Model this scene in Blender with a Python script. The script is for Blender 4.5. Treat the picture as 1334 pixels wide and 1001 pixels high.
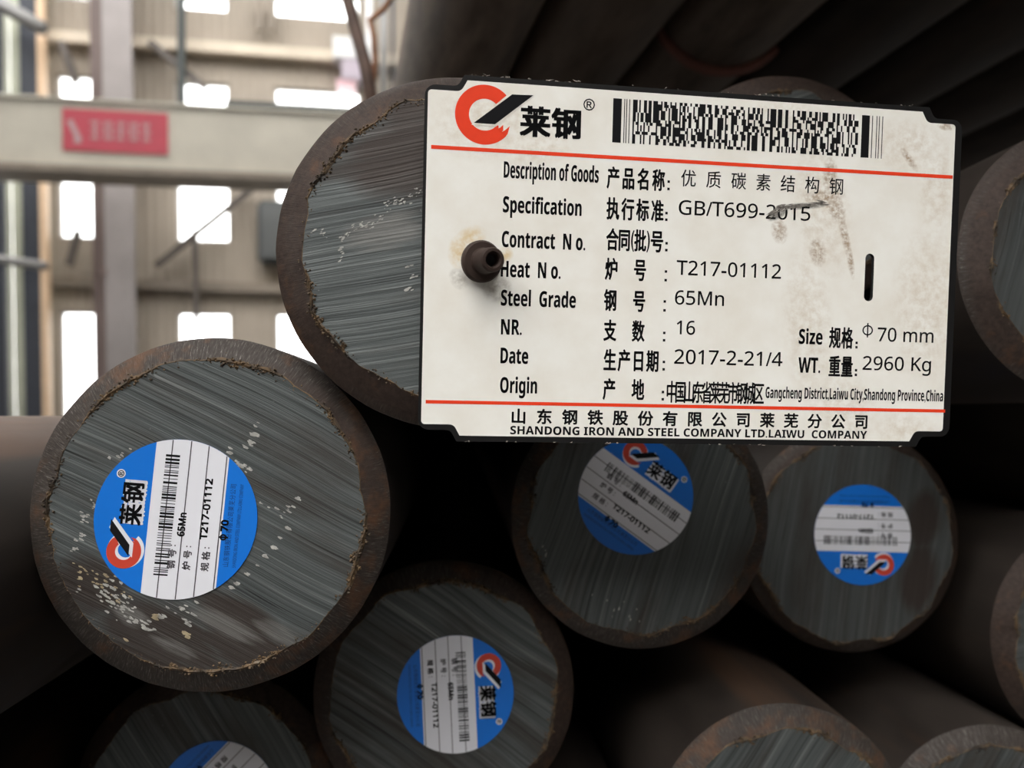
import bpy, bmesh, math, random
from mathutils import Vector, Matrix

for o in list(bpy.data.objects):
    bpy.data.objects.remove(o)
SC = bpy.context.scene
COL = SC.collection
PI = math.pi

# ---------------------------------------------------------------- camera
FPX, CX, CY = 1000.0, 667.0, 500.5          # focal length and centre for a 1334 x 1001 frame
EYE = Vector((0, 0, 1.15))
PITCH = math.radians(-1.5)
RIGHT = Vector((1, 0, 0))
FWD = Vector((0, math.cos(PITCH), math.sin(PITCH)))
UP = RIGHT.cross(FWD)
cam_d = bpy.data.cameras.new('camera')
cam_d.sensor_width = 36.0
cam_d.lens = 36.0 * FPX / 1334.0
cam_d.clip_start = 0.01
cam_d.clip_end = 200
cam_d.dof.use_dof = True
cam_d.dof.focus_distance = 0.149
cam_d.dof.aperture_fstop = 16.0
cam = bpy.data.objects.new('camera', cam_d)
COL.objects.link(cam)
cam.location = EYE
cam.rotation_euler = (PI / 2 + PITCH, 0, 0)
SC.camera = cam

# ---------------------------------------------------------------- sky and exposure
world = bpy.data.worlds.new('overcast_sky')
SC.world = world
world.use_nodes = True
wn = world.node_tree
wn.nodes['Background'].inputs[0].default_value = (1.0, 0.987, 0.968, 1)
wn.nodes['Background'].inputs[1].default_value = 1.0
SC.view_settings.view_transform = 'Standard'
SC.view_settings.look = 'None'
SC.view_settings.gamma = 1.0
SC.view_settings.use_curve_mapping = False
SC.view_settings.exposure = 3.0


# ---------------------------------------------------------------- helpers
def cdir(x, y, z):
    """direction: x right of, y above, z along the level viewing axis"""
    return RIGHT * x + UP * y + FWD * z


def at(u, v, z):
    return EYE + cdir((u - CX) / FPX * z, (CY - v) / FPX * z, z)


def link(name, mesh, mat=None, parent=None):
    o = bpy.data.objects.new(name, mesh)
    COL.objects.link(o)
    if mat is not None:
        mesh.materials.clear()
        mesh.materials.append(mat)
    if parent is not None:
        o.parent = parent
    return o


def empty(name, loc=(0, 0, 0), mat=None):
    o = bpy.data.objects.new(name, None)
    o.empty_display_size = 0.02
    COL.objects.link(o)
    if mat is not None:
        o.matrix_world = mat
    else:
        o.location = loc
    return o


def tag(o, label, cat, group=None):
    o['label'] = label
    o['category'] = cat
    if group:
        o['group'] = group
    return o


def struct(o, label=None):
    o['kind'] = 'structure'
    if label:
        o['label'] = label
    return o


def mesh_of(verts, faces, smooth=False):
    m = bpy.data.meshes.new('mesh')
    m.from_pydata([tuple(v) for v in verts], [], faces)
    m.update()
    if smooth:
        for p in m.polygons:
            p.use_smooth = True
    return m


class MB:
    """collects simple solids into one mesh"""
    def __init__(s):
        s.v, s.f = [], []

    def add(s, vs, fs):
        n = len(s.v)
        s.v += [tuple(p) for p in vs]
        s.f += [tuple(i + n for i in f) for f in fs]
        return s

    def box(s, x0, x1, y0, y1, z0, z1):
        vs = [(x, y, z) for z in (z0, z1) for y in (y0, y1) for x in (x0, x1)]
        return s.add(vs, [(0, 2, 3, 1), (4, 5, 7, 6), (0, 1, 5, 4), (2, 6, 7, 3), (0, 4, 6, 2), (1, 3, 7, 5)])

    def bar(s, a, b, w, d):
        """square bar from a to b"""
        a, b = Vector(a), Vector(b)
        t = (b - a).normalized()
        n = t.cross(Vector((0, 1, 0)))
        if n.length < 1e-4:
            n = t.cross(Vector((1, 0, 0)))
        n.normalize()
        k = n.cross(t).normalized()
        vs = []
        for p in (a, b):
            for sx, sy in ((-1, -1), (1, -1), (1, 1), (-1, 1)):
                vs.append(p + n * sx * w / 2 + k * sy * d / 2)
        return s.add(vs, [(3, 2, 1, 0), (4, 5, 6, 7), (0, 1, 5, 4), (1, 2, 6, 5), (2, 3, 7, 6), (3, 0, 4, 7)])

    def poly(s, pts, z0, z1):
        """extruded polygon in x-y (counter-clockwise)"""
        n = len(pts)
        vs = [(x, y, z0) for x, y in pts] + [(x, y, z1) for x, y in pts]
        fs = [tuple(range(n, 2 * n)), tuple(range(n - 1, -1, -1))]
        fs += [(i, (i + 1) % n, n + (i + 1) % n, n + i) for i in range(n)]
        return s.add(vs, fs)

    def mesh(s, smooth=False):
        return mesh_of(s.v, s.f, smooth)


def tube_mesh(pts, r, seg=8, cap=True):
    pts = [Vector(p) for p in pts]
    vs, fs = [], []
    prev = None
    for i, p in enumerate(pts):
        t = (pts[min(i + 1, len(pts) - 1)] - pts[max(i - 1, 0)]).normalized()
        n = prev if prev is not None else t.orthogonal()
        n = (n - t * n.dot(t)).normalized()
        prev = n
        b = t.cross(n)
        for k in range(seg):
            a = 2 * PI * k / seg
            vs.append(p + (n * math.cos(a) + b * math.sin(a)) * r)
    for i in range(len(pts) - 1):
        for k in range(seg):
            fs.append((i * seg + k, i * seg + (k + 1) % seg, (i + 1) * seg + (k + 1) % seg, (i + 1) * seg + k))
    if cap:
        fs.append(tuple(range(seg - 1, -1, -1)))
        fs.append(tuple(range(len(vs) - seg, len(vs))))
    return mesh_of(vs, fs, True)


def lathe_mesh(profile, seg=48, smooth=True):
    """profile [(r, z)] turned about z"""
    vs, fs = [], []
    for r, z in profile:
        for k in range(seg):
            a = 2 * PI * k / seg
            vs.append((r * math.cos(a), r * math.sin(a), z))
    for i in range(len(profile) - 1):
        for k in range(seg):
            fs.append((i * seg + k, i * seg + (k + 1) % seg, (i + 1) * seg + (k + 1) % seg, (i + 1) * seg + k))
    m = mesh_of(vs, fs, False)
    return m


# ---------------------------------------------------------------- materials
class NT:
    def __init__(s, name):
        s.m = bpy.data.materials.new(name)
        s.m.use_nodes = True
        s.t = s.m.node_tree
        s.b = s.t.nodes['Principled BSDF']

    def n(s, kind, **kw):
        x = s.t.nodes.new(kind)
        for k, v in kw.items():
            setattr(x, k, v)
        return x

    def set(s, sock, val):
        if hasattr(val, 'links') or isinstance(val, bpy.types.NodeSocket):
            s.t.links.new(val, sock)
        elif isinstance(val, (tuple, list)) and len(val) == 3 and sock.type == 'RGBA':
            sock.default_value = (*val, 1)
        else:
            sock.default_value = val

    def math(s, op, a, b=0.0, c=None, clamp=False):
        x = s.n('ShaderNodeMath', operation=op, use_clamp=clamp)
        s.set(x.inputs[0], a)
        s.set(x.inputs[1], b)
        if c is not None:
            s.set(x.inputs[2], c)
        return x.outputs[0]

    def mix(s, fac, a, b, mode='MIX'):
        x = s.n('ShaderNodeMix', data_type='RGBA', blend_type=mode)
        s.set(x.inputs[0], fac)
        s.set(x.inputs[6], a)
        s.set(x.inputs[7], b)
        return x.outputs[2]

    def ramp(s, fac, stops):
        x = s.n('ShaderNodeValToRGB')
        s.set(x.inputs[0], fac)
        e = x.color_ramp.elements
        while len(e) < len(stops):
            e.new(0.5)
        for el, (p, c) in zip(e, stops):
            el.position = p
            el.color = (*c, 1) if isinstance(c, tuple) else (c, c, c, 1)
        return x.outputs[0]

    def coord(s, which='Object', scale=(1, 1, 1), rot=(0, 0, 0), loc=(0, 0, 0)):
        c = s.n('ShaderNodeTexCoord')
        m = s.n('ShaderNodeMapping')
        s.t.links.new(c.outputs[which], m.inputs[0])
        m.inputs['Scale'].default_value = scale
        m.inputs['Rotation'].default_value = rot
        m.inputs['Location'].default_value = loc
        return m.outputs[0]

    def noise(s, vec, scale, detail=4.0, rough=0.55, dist=0.0, w=None):
        x = s.n('ShaderNodeTexNoise', noise_dimensions='4D' if w is not None else '3D')
        s.set(x.inputs['Vector'], vec)
        x.inputs['Scale'].default_value = scale
        x.inputs['Detail'].default_value = detail
        x.inputs['Roughness'].default_value = rough
        x.inputs['Distortion'].default_value = dist
        if w is not None:
            s.set(x.inputs['W'], w)
        return x.outputs[0]

    def rnd(s, k=40.0):
        return s.math('MULTIPLY', s.n('ShaderNodeObjectInfo').outputs['Random'], k)

    def bump(s, h, strength, dist):
        x = s.n('ShaderNodeBump')
        x.inputs['Strength'].default_value = strength
        x.inputs['Distance'].default_value = dist
        s.set(x.inputs['Height'], h)
        s.t.links.new(x.outputs[0], s.b.inputs['Normal'])

    def out(s, col=None, rough=None, metal=None, spec=None):
        for k, v in (('Base Color', col), ('Roughness', rough), ('Metallic', metal), ('Specular IOR Level', spec)):
            if v is not None:
                s.set(s.b.inputs[k], v)
        return s.m


def plain(name, col, rough=0.6, metal=0.0, spec=0.5, var=0.12, scale=30.0):
    k = NT(name)
    n = k.noise(k.coord(), scale)
    f = k.ramp(n, [(0.3, 1 - var), (0.7, 1 + var * 0.5)])
    return k.out(k.mix(1.0, col, f, 'MULTIPLY'), rough, metal, spec)


def make_face_mat(name='saw_cut_steel', stains=(), wipes=(), streak=0.0, soft=0.0):
    k = NT(name)
    w = k.rnd()
    # gentle bowing of the saw lines
    base = k.coord()
    warp = k.n('ShaderNodeTexNoise', noise_dimensions='4D')
    k.set(warp.inputs['Vector'], base)
    warp.inputs['Scale'].default_value = 22.0
    warp.inputs['Detail'].default_value = 1.0
    k.set(warp.inputs['W'], w)
    sub = k.n('ShaderNodeVectorMath', operation='SUBTRACT')
    k.t.links.new(warp.outputs['Color'], sub.inputs[0])
    sub.inputs[1].default_value = (0.5, 0.5, 0.5)
    sc = k.n('ShaderNodeVectorMath', operation='SCALE')
    k.t.links.new(sub.outputs[0], sc.inputs[0])
    sc.inputs['Scale'].default_value = 0.006
    add = k.n('ShaderNodeVectorMath', operation='ADD')
    k.t.links.new(base, add.inputs[0])
    k.t.links.new(sc.outputs[0], add.inputs[1])

    def mapped(scale):
        m = k.n('ShaderNodeMapping')
        k.t.links.new(add.outputs[0], m.inputs[0])
        m.inputs['Scale'].default_value = scale
        return m.outputs[0]
    s1 = k.noise(mapped((10, 60, 760)), 1.0, 4, 0.6, w=w)      # broad bands
    s2 = k.noise(mapped((22, 60, 3200)), 1.0, 3, 0.65, w=w)    # fine saw lines
    s3 = k.noise(mapped((26, 60, 1500)), 1.0, 2, 0.5, w=k.math('ADD', w, 7.0))
    spk = k.noise(base, 900.0, 3, 0.6, w=w)
    h = k.math('ADD', k.math('MULTIPLY', s1, 0.62), k.math('MULTIPLY', s2, 0.38))
    col = k.ramp(h, [(0.36, (0.024, 0.027, 0.027)), (0.46, (0.066, 0.074, 0.073)), (0.56, (0.098, 0.108, 0.106)), (0.68, (0.22, 0.23, 0.225))])
    if soft:
        col = k.mix(soft, col, (0.062, 0.066, 0.064))
    # dark single grooves
    gro = k.ramp(s3, [(0.30, 0.25), (0.345, 1.0)])
    col = k.mix(1.0, col, gro, 'MULTIPLY')
    # brown oily dirt in soft patches running with the saw lines
    d = k.noise(mapped((18, 60, 90)), 1.0, 5, 0.6, w=k.math('ADD', w, 3.0))
    col = k.mix(k.ramp(d, [(0.50, 0.0), (0.68, 0.85)]), col, (0.040, 0.031, 0.025))
    if stains or wipes:
        sep = k.n('ShaderNodeSeparateXYZ')
        k.t.links.new(base, sep.inputs[0])
        cs, sn = math.cos(math.radians(-streak)), math.sin(math.radians(-streak))

        def patch(lst):
            r = None
            for (mx, mz, rx, rz) in lst:                 # millimetres on the face; long axis with the saw lines
                lx, lz = (mx * cs - mz * sn) * .001, (mx * sn + mz * cs) * .001
                a_ = k.math('DIVIDE', k.math('SUBTRACT', sep.outputs[0], lx), rx * .001)
                b_ = k.math('DIVIDE', k.math('SUBTRACT', sep.outputs[2], lz), rz * .001)
                m = k.math('SUBTRACT', 1.0, k.math('ADD', k.math('MULTIPLY', a_, a_), k.math('MULTIPLY', b_, b_)), clamp=True)
                r = m if r is None else k.math('MAXIMUM', r, m)
            return r
        rag = k.noise(mapped((60, 60, 520)), 1.0, 5, 0.65, w=k.math('ADD', w, 13.0))
        if stains:
            f_ = k.ramp(k.math('MULTIPLY', patch(stains), rag), [(0.10, 0.0), (0.36, 0.85)])
            col = k.mix(f_, col, (0.036, 0.025, 0.020))
        if wipes:
            f_ = k.ramp(k.math('MULTIPLY', patch(wipes), rag), [(0.28, 0.0), (0.46, 0.7)])
            col = k.mix(f_, col, (0.16, 0.155, 0.145))
    # tiny bright nicks
    col = k.mix(k.ramp(spk, [(0.71, 0.0), (0.76, 0.5)]), col, (0.35, 0.36, 0.35))
    k.bump(h, 0.55, 0.0006)
    rough = k.ramp(h, [(0.3, 0.62), (0.7, 0.42)])
    return k.out(col, rough, 0.35, 0.4)


def make_chamfer_mat(name, bright, rusty=0.56):
    k = NT(name)
    w = k.rnd(23.0)
    g = k.noise(k.coord('UV', (1, 0.06, 1), (0, 0, 0.10)), 26.0, 4, 0.75, w=w)      # grinder strokes across the rim
    big = k.noise(k.coord('UV', (0.05, 0.2, 1)), 1.6, 3, 0.6, w=k.math('ADD', w, 5.0))
    rust = k.noise(k.coord('Object'), 130.0, 5, 0.65, w=w)
    fine = k.noise(k.coord('Object'), 900.0, 3, 0.6, w=w)
    dark = k.ramp(fine, [(0.35, (0.028, 0.018, 0.014)), (0.65, (0.052, 0.034, 0.026))])
    steel = k.ramp(g, [(0.32, (0.022, 0.017, 0.014)), (0.52, (0.045, 0.036, 0.030)), (0.62, (0.095, 0.084, 0.076)), (0.74, (0.36, 0.34, 0.32))])
    col = k.mix(k.ramp(big, [(0.47 - bright * 0.07, 0.0), (0.60 - bright * 0.07, 1.0)]), dark, steel)
    col = k.mix(k.ramp(rust, [(rusty, 0.0), (rusty + 0.16, 0.6)]), col, (0.13, 0.058, 0.024))
    k.bump(g, 0.35, 0.0004)
    return k.out(col, 0.6, 0.25, 0.35)


def make_body_mat(name, c0, c1, rust=0.57):
    k = NT(name)
    w = k.rnd(31.0)
    n = k.noise(k.coord('Object', (1, 0.25, 1)), 60.0, 6, 0.65, w=w)
    n2 = k.noise(k.coord('Object', (1, 0.12, 1)), 22.0, 4, 0.6, w=k.math('ADD', w, 9.0))
    col = k.ramp(n, [(0.35, c0), (0.65, c1)])
    col = k.mix(k.ramp(n2, [(rust, 0.0), (rust + 0.13, 0.55)]), col, (0.15, 0.072, 0.034))
    k.bump(n, 0.3, 0.0006)
    return k.out(col, k.ramp(n, [(0.3, 0.55), (0.7, 0.75)]), 0.1, 0.25)


def make_burr_mat():
    k = NT('rusty_burr')
    n = k.noise(k.coord(), 260.0, 5, 0.7, w=k.rnd())
    col = k.ramp(n, [(0.34, (0.018, 0.014, 0.011)), (0.47, (0.062, 0.043, 0.027)), (0.60, (0.13, 0.080, 0.038)), (0.74, (0.22, 0.19, 0.15))])
    return k.out(col, 0.65, 0.2, 0.4)


M_FACE = make_face_mat()
M_FACE_B = make_face_mat('saw_cut_steel_stained', [(-8, -24, 18, 9), (8, -26, 14, 6), (-22, -13, 9, 8), (6, -19, 12, 4)], [(4, -21, 12, 3.5), (14, -23, 9, 3), (-6, -25, 8, 2.5), (-14, -19, 6, 3)], -28)
M_FACE_A = make_face_mat('saw_cut_steel_smoky', [(-10, 17, 15, 10), (-6, 25, 12, 6)], [(-14, 3, 14, 6)], 12)
M_FACE_E = make_face_mat('saw_cut_steel_dull', [(20, -12, 14, 8), (22, 6, 12, 7)], [], 80, 0.6)
M_CHAM = make_chamfer_mat('ground_rim_steel', 2.0, 0.50)
M_CHAMR = make_chamfer_mat('rusty_rim_steel', 1.4, 0.46)
M_CHAMP = make_chamfer_mat('freshly_ground_rim_steel', 3.0)
M_CHAMD = make_chamfer_mat('scaled_rim_steel', -0.8)
M_BODY = make_body_mat('mill_scale', (0.024, 0.019, 0.016), (0.052, 0.041, 0.034))
M_BODY2 = make_body_mat('mill_scale_half_lit', (0.060, 0.046, 0.037), (0.16, 0.125, 0.10))  # lighter mill scale copy, light on the overhead bars put into the colour
M_BODY3 = make_body_mat('mill_scale_lit', (0.10, 0.078, 0.062), (0.26, 0.21, 0.17))  # lightest mill scale copy, paints in the light on the leftmost overhead bar
M_BODYR = make_body_mat('mill_scale_rusty', (0.024, 0.019, 0.016), (0.052, 0.041, 0.034), 0.50)
M_BURR = make_burr_mat()
M_CHALK = plain('white_paint_mark', (0.40, 0.39, 0.36), 0.8, var=0.5, scale=700)
M_OCHRE = plain('ochre_paint_mark', (0.36, 0.29, 0.18), 0.8, var=0.5, scale=500)

M_SBLUE = plain('sticker_blue', (0.003, 0.15, 0.60), 0.32, var=0.05)
M_SWHITE = plain('sticker_white', (0.70, 0.70, 0.74), 0.28, var=0.04)
M_SRED = plain('sticker_red', (0.52, 0.050, 0.026), 0.4, var=0.04)
M_SLINE = plain('sticker_line', (0.055, 0.05, 0.06), 0.5, var=0.0)
M_SFINE = plain('sticker_fine_print', (0.004, 0.030, 0.12), 0.4, var=0.0)
M_INK = plain('black_ink', (0.006, 0.006, 0.007), 0.7, spec=0.12, var=0.0)
M_TRED = plain('red_ink', (0.80, 0.050, 0.014), 0.6, spec=0.2, var=0.05, scale=400)
M_TBLACK = plain('black_enamel', (0.008, 0.0075, 0.0075), 0.6, spec=0.2, var=0.3, scale=300)
M_NAIL = make_body_mat('nail_steel', (0.026, 0.015, 0.012), (0.056, 0.037, 0.029), 0.75)
M_HOLE = plain('nail_socket_black', (0.010, 0.010, 0.011), 0.6, var=0.2)  # near-black lining of the nail's hollow end
M_DEBRIS = plain('tag_edge_flakes', (0.33, 0.29, 0.25), 0.8, var=0.6, scale=900)


def make_tag_mat():
    k = NT('tag_white_enamel')
    pos = k.coord('Object', (1000, 1000, 1000))
    sep = k.n('ShaderNodeSeparateXYZ')
    k.t.links.new(pos, sep.inputs[0])
    X, Y = sep.outputs[0], sep.outputs[1]           # millimetres, Y negative downwards

    def blob(cx, cy, rx, ry, ang=0.0):
        c, s = math.cos(ang), math.sin(ang)
        dx = k.math('SUBTRACT', X, cx)
        dy = k.math('SUBTRACT', Y, -cy)
        a = k.math('DIVIDE', k.math('ADD', k.math('MULTIPLY', dx, c), k.math('MULTIPLY', dy, s)), rx)
        b = k.math('DIVIDE', k.math('SUBTRACT', k.math('MULTIPLY', dy, c), k.math('MULTIPLY', dx, s)), ry)
        q = k.math('ADD', k.math('MULTIPLY', a, a), k.math('MULTIPLY', b, b))
        return k.math('SUBTRACT', 1.0, q, clamp=True)

    def blobs(lst):
        r = None
        for b in lst:
            m = blob(*b)
            r = m if r is None else k.math('MAXIMUM', r, m)
        return r
    nb = k.noise(pos, 0.55, 5, 0.65)
    nf = k.noise(pos, 2.2, 5, 0.7)
    ns = k.noise(pos, 0.09, 4, 0.6)
    col = k.mix(k.ramp(ns, [(0.35, 0.0), (0.7, 1.0)]), (0.86, 0.845, 0.79), (0.80, 0.765, 0.69))
    # general grime specks
    col = k.mix(k.ramp(nf, [(0.68, 0.0), (0.80, 0.3)]), col, (0.45, 0.39, 0.32))
    # pale brown water stains
    pale = k.math('MULTIPLY', blobs([(80, 22, 7, 16, 0.25), (78, 45, 6, 18, 0.1), (104, 40, 9, 18, 0), (98, 8, 10, 6, 0), (86, 62, 9, 8, -0.5),
                                     (12, 9, 12, 8, 0), (72, 4, 9, 4, 0), (22, 13, 8, 4, 0.3), (105, 16, 5, 12, 0), (100, 66, 8, 4, 0)]),
                  k.ramp(nb, [(0.40, 0.0), (0.66, 1.0)]))
    col = k.mix(k.math('MULTIPLY', pale, 0.55), col, (0.58, 0.48, 0.36))
    # strong rusty smears right of the middle
    rust = k.math('MULTIPLY', blobs([(80.5, 19.3, 5.0, 1.6, 0.1), (83.0, 21.5, 2.0, 3.6, 0.5), (85.2, 27, 1.0, 6.5, 0.28), (71.2, 26.6, 1.9, 2.8, 0.2), (79.5, 30.5, 2.0, 3.2, 0.2), (86.6, 32, 0.8, 4.0, 0.2),
                                     (81.5, 15, 1.8, 4, 0), (98.5, 10.8, 0.9, 3.2, 0.7), (106.5, 3.6, 2.2, 1.0, 0.0)]),
                  k.ramp(k.noise(pos, 1.1, 5, 0.65), [(0.34, 0.0), (0.66, 1.0)]))
    col = k.mix(k.math('MULTIPLY', rust, 1.05, clamp=True), col, (0.34, 0.235, 0.145))
    # yellow ring of rust water around the nail
    yel = k.math('MULTIPLY', blobs([(9.2, 31.0, 3.6, 2.6, 0.6), (7.0, 33.5, 2.2, 3.4, 0), (16.0, 33.6, 1.7, 1.7, 0)]), k.ramp(nb, [(0.36, 0.2), (0.6, 1.0)]))
    col = k.mix(k.math('MULTIPLY', yel, 0.75, clamp=True), col, (0.66, 0.46, 0.17))
    gre = k.math('MULTIPLY', blobs([(7.2, 38.6, 2.4, 1.8, -0.9), (14.5, 40.0, 3.2, 3.0, 0.4)]), k.ramp(nb, [(0.38, 0.1), (0.65, 1.0)]))
    col = k.mix(k.math('MULTIPLY', gre, 0.7, clamp=True), col, (0.22, 0.18, 0.13))
    # grey rub through the standard number
    rub = k.math('MULTIPLY', blobs([(76.0, 21.4, 6.0, 0.75, 0.10), (70.8, 23.4, 2.6, 0.9, 0.5)]), k.ramp(nf, [(0.30, 0.35), (0.55, 1.0)]))
    col = k.mix(k.math('MULTIPLY', rub, 1.3, clamp=True), col, (0.24, 0.225, 0.205))
    return k.out(col, 0.5, 0.0, 0.35)


M_TAG = make_tag_mat()

M_WALL = NT('cream_cladding')
_wv = M_WALL.n('ShaderNodeTexWave')
M_WALL.set(_wv.inputs['Vector'], M_WALL.coord())
_wv.inputs['Scale'].default_value = 2.2
M_WALL.bump(_wv.outputs[0], 0.6, 0.02)
_wn = M_WALL.noise(M_WALL.coord(), 0.7, 5)
M_WALL = M_WALL.out(M_WALL.ramp(_wn, [(0.3, (0.29, 0.248, 0.20)), (0.7, (0.38, 0.325, 0.265))]), 0.7)
M_COLUMN = plain('grey_column_paint', (0.24, 0.215, 0.208), 0.6, var=0.1, scale=3)
M_COLDARK = plain('column_shade_tone', (0.14, 0.10, 0.09), 0.6, var=0.1, scale=3)  # darker column tone, the shade of its left edge put into the colour
M_GIRDER = plain('cream_girder_paint', (0.52, 0.485, 0.405), 0.55, var=0.14, scale=2.2)
M_FLANGE = plain('brown_flange_paint', (0.24, 0.20, 0.16), 0.7, var=0.2, scale=3)  # darker and browner than the girder web
M_SIGN = plain('sign_red', (0.46, 0.052, 0.078), 0.5, var=0.1, scale=4)
M_SIGNW = plain('sign_white', (0.46, 0.32, 0.33), 0.5, var=0.05)
M_DKGREEN = plain('dark_green_steel', (0.025, 0.032, 0.030), 0.6, var=0.2, scale=4)
M_NAVY = plain('dark_blue_steel', (0.030, 0.034, 0.045), 0.6, var=0.2, scale=4)
M_BRACE = plain('grey_brown_steel', (0.085, 0.07, 0.06), 0.6, var=0.2, scale=4)
M_PIPE = plain('grey_pipe_paint', (0.20, 0.195, 0.19), 0.5, var=0.15, scale=4)
M_PEACH = plain('lit_edge_peach', (0.62, 0.44, 0.29), 0.6, var=0.1, scale=4)  # light on a column edge, put into the colour
M_PALE = plain('pale_green_panel', (0.40, 0.41, 0.32), 0.5, var=0.15, scale=3)  # pale tone standing for the light gap between the posts
M_GIRT = plain('pale_girt_paint', (0.56, 0.48, 0.38), 0.6, var=0.1, scale=3)
M_WIREB = plain('rusty_binding_wire', (0.085, 0.048, 0.034), 0.7, 0.1, var=0.4, scale=60)
M_WIREO = plain('orange_rust_wire', (0.26, 0.11, 0.05), 0.75, var=0.4, scale=40)
M_BAND = plain('red_brown_band', (0.15, 0.055, 0.040), 0.65, 0.1, var=0.3, scale=60)
M_FLOOR = plain('concrete_floor', (0.085, 0.08, 0.075), 0.8, var=0.25, scale=1.5)
M_MACH = plain('white_machine_paint', (0.66, 0.66, 0.66), 0.4, var=0.05, scale=5)
M_FRAME = plain('window_frame_paint', (0.42, 0.40, 0.37), 0.6, var=0.1)
_g = NT('window_glass')
_tr = _g.n('ShaderNodeBsdfTransparent')
_tr.inputs[0].default_value = (0.97, 0.98, 0.98, 1)
_gl = _g.n('ShaderNodeBsdfGlossy')
_gl.inputs['Roughness'].default_value = 0.1
_mx = _g.n('ShaderNodeMixShader')
_mx.inputs[0].default_value = 0.05
_g.t.links.new(_tr.outputs[0], _mx.inputs[1])
_g.t.links.new(_gl.outputs[0], _mx.inputs[2])
_g.t.links.new(_mx.outputs[0], _g.t.nodes['Material Output'].inputs[0])
M_GLASS = _g.m

# ================================================================ THE HALL
fl = MB().box(-14, 14, -14, 16, -0.2, 0.0)
struct(link('floor', fl.mesh(), M_FLOOR), 'grey concrete hall floor')

# closed hall with two broad unseen roof openings placed for the light, one above and behind the viewer, one towards the far wall
def slab(name, boxes, mat, label):
    mb = MB()
    for b in boxes:
        mb.box(*b)
    return struct(link(name, mb.mesh(), mat), label)


RX0, RX1, RZ = -9.5, 3.0, 8.6        # unseen roof openings, placed for the light
RL = ((-10.0, -2.0), (5.5, 10.5))
M_SHELL = plain('hall_shell_paint', (0.13, 0.12, 0.105), 0.8, var=0.1, scale=0.5)
slab('ceiling', [(-14, RX0, -14, 16, RZ, RZ + 0.2), (RX1, 14, -14, 16, RZ, RZ + 0.2), (RX0, RX1, -14, RL[0][0], RZ, RZ + 0.2),
                 (RX0, RX1, RL[0][1], RL[1][0], RZ, RZ + 0.2), (RX0, RX1, RL[1][1], 16, RZ, RZ + 0.2)], M_SHELL, 'hall roof with two unseen openings added for the light')
slab('wall_left', [(-14.2, -14, -14, 16, 0, RZ)], M_SHELL, 'left side wall of the hall')
slab('wall_right', [(14, 14.2, -14, 16, 0, RZ)], M_SHELL, 'right side wall of the hall')
slab('wall_front', [(-14, 14, -14.2, -14, 0, RZ)], M_SHELL, 'end wall of the hall behind the viewer')

WTH = math.radians(10.0)
WX = Vector((math.cos(WTH), math.sin(WTH), 0))     # along the far wall, to the right
WN = Vector((math.sin(WTH), -math.cos(WTH), 0))    # out of the wall, towards the bars
W0 = at(250, 300, 12.0)
W0.z = 0


def wall_pt(u, v, off=0.0):
    """where the line of sight through (u, v) meets the plane lying off metres in front of the far wall: (along, out, height)"""
    r = cdir((u - CX) / FPX, (CY - v) / FPX, 1)
    t = (W0 + WN * off - EYE).dot(WN) / r.dot(WN)
    p = EYE + r * t
    return ((p - W0).dot(WX), -off, p.z)


WMAT = Matrix((( WX.x, -WN.x, 0, W0.x), (WX.y, -WN.y, 0, W0.y), (0, 0, 1, 0), (0, 0, 0, 1)))


def wobj(name, mesh, mat, parent=None):
    o = link(name, mesh, mat, parent)
    if parent is None:
        o.matrix_world = WMAT
    return o


cols = [(wall_pt(a, 270)[0], wall_pt(b, 270)[0]) for a, b in ((75, 131), (229, 299), (358, 470), (545, 620), (700, 775), (860, 935))]
zr = wall_pt(265, 13)[2], wall_pt(265, 107)[2], wall_pt(265, 315)[2], wall_pt(265, 408)[2]
wh = zr[1] - zr[2]
rows = [(zr[3] - wh, zr[3]), (zr[2], zr[1]), (zr[0], zr[0] + wh)]
rows[0] = (max(0.3, rows[0][0]), rows[0][1])
S0, S1 = wall_pt(52, 270)[0], 20.0
ZT = 8.55
sb = sorted([S0, S1] + [x for c in cols for x in c])
zb = sorted([0.0, ZT] + [z for r in rows for z in r])
wmb = MB()
for i in range(len(sb) - 1):
    for j in range(len(zb) - 1):
        sc_, zc_ = (sb[i] + sb[i + 1]) / 2, (zb[j] + zb[j + 1]) / 2
        if any(a < sc_ < b for a, b in cols) and any(a < zc_ < b for a, b in rows):
            continue
        wmb.box(sb[i], sb[i + 1], 0, 0.2, zb[j], zb[j + 1])
struct(wobj('wall_back', wmb.mesh(), M_WALL), 'cream clad far wall of the hall')
wi = 0
for ci, (a, b) in enumerate(cols):
    for ri, (z0, z1) in enumerate(rows):
        wi += 1
        e = empty('window_%d' % wi)
        e.matrix_world = WMAT @ Matrix.Translation(((a + b) / 2, 0.1, z0))
        struct(e, 'tall bright window in the cream far wall')
        w_, h_ = (b - a) / 2, z1 - z0
        f = MB()
        t_ = 0.03
        f.box(-w_, w_, -0.04, 0.04, 0, t_).box(-w_, w_, -0.04, 0.04, h_ - t_, h_)
        f.box(-w_, -w_ + t_, -0.04, 0.04, t_, h_ - t_).box(w_ - t_, w_, -0.04, 0.04, t_, h_ - t_)
        link('window_frame', f.mesh(), M_FRAME, e)
        link('pane', MB().box(-w_ + t_, w_ - t_, -0.003, 0.003, t_, h_ - t_).mesh(), M_GLASS, e)

# rails, braces and posts of the wall framing
tn = 0


def trim(mesh, mat, label):
    global tn
    tn += 1
    return struct(wobj('trim_%d' % tn, mesh, mat), label)


def wl(u0, v0, u1, v1, off, w, d, mat, label):
    a, b = wall_pt(u0, v0, off), wall_pt(u1, v1, off)
    return trim(MB().bar(a, b, w, d).mesh(), mat, label)


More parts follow.
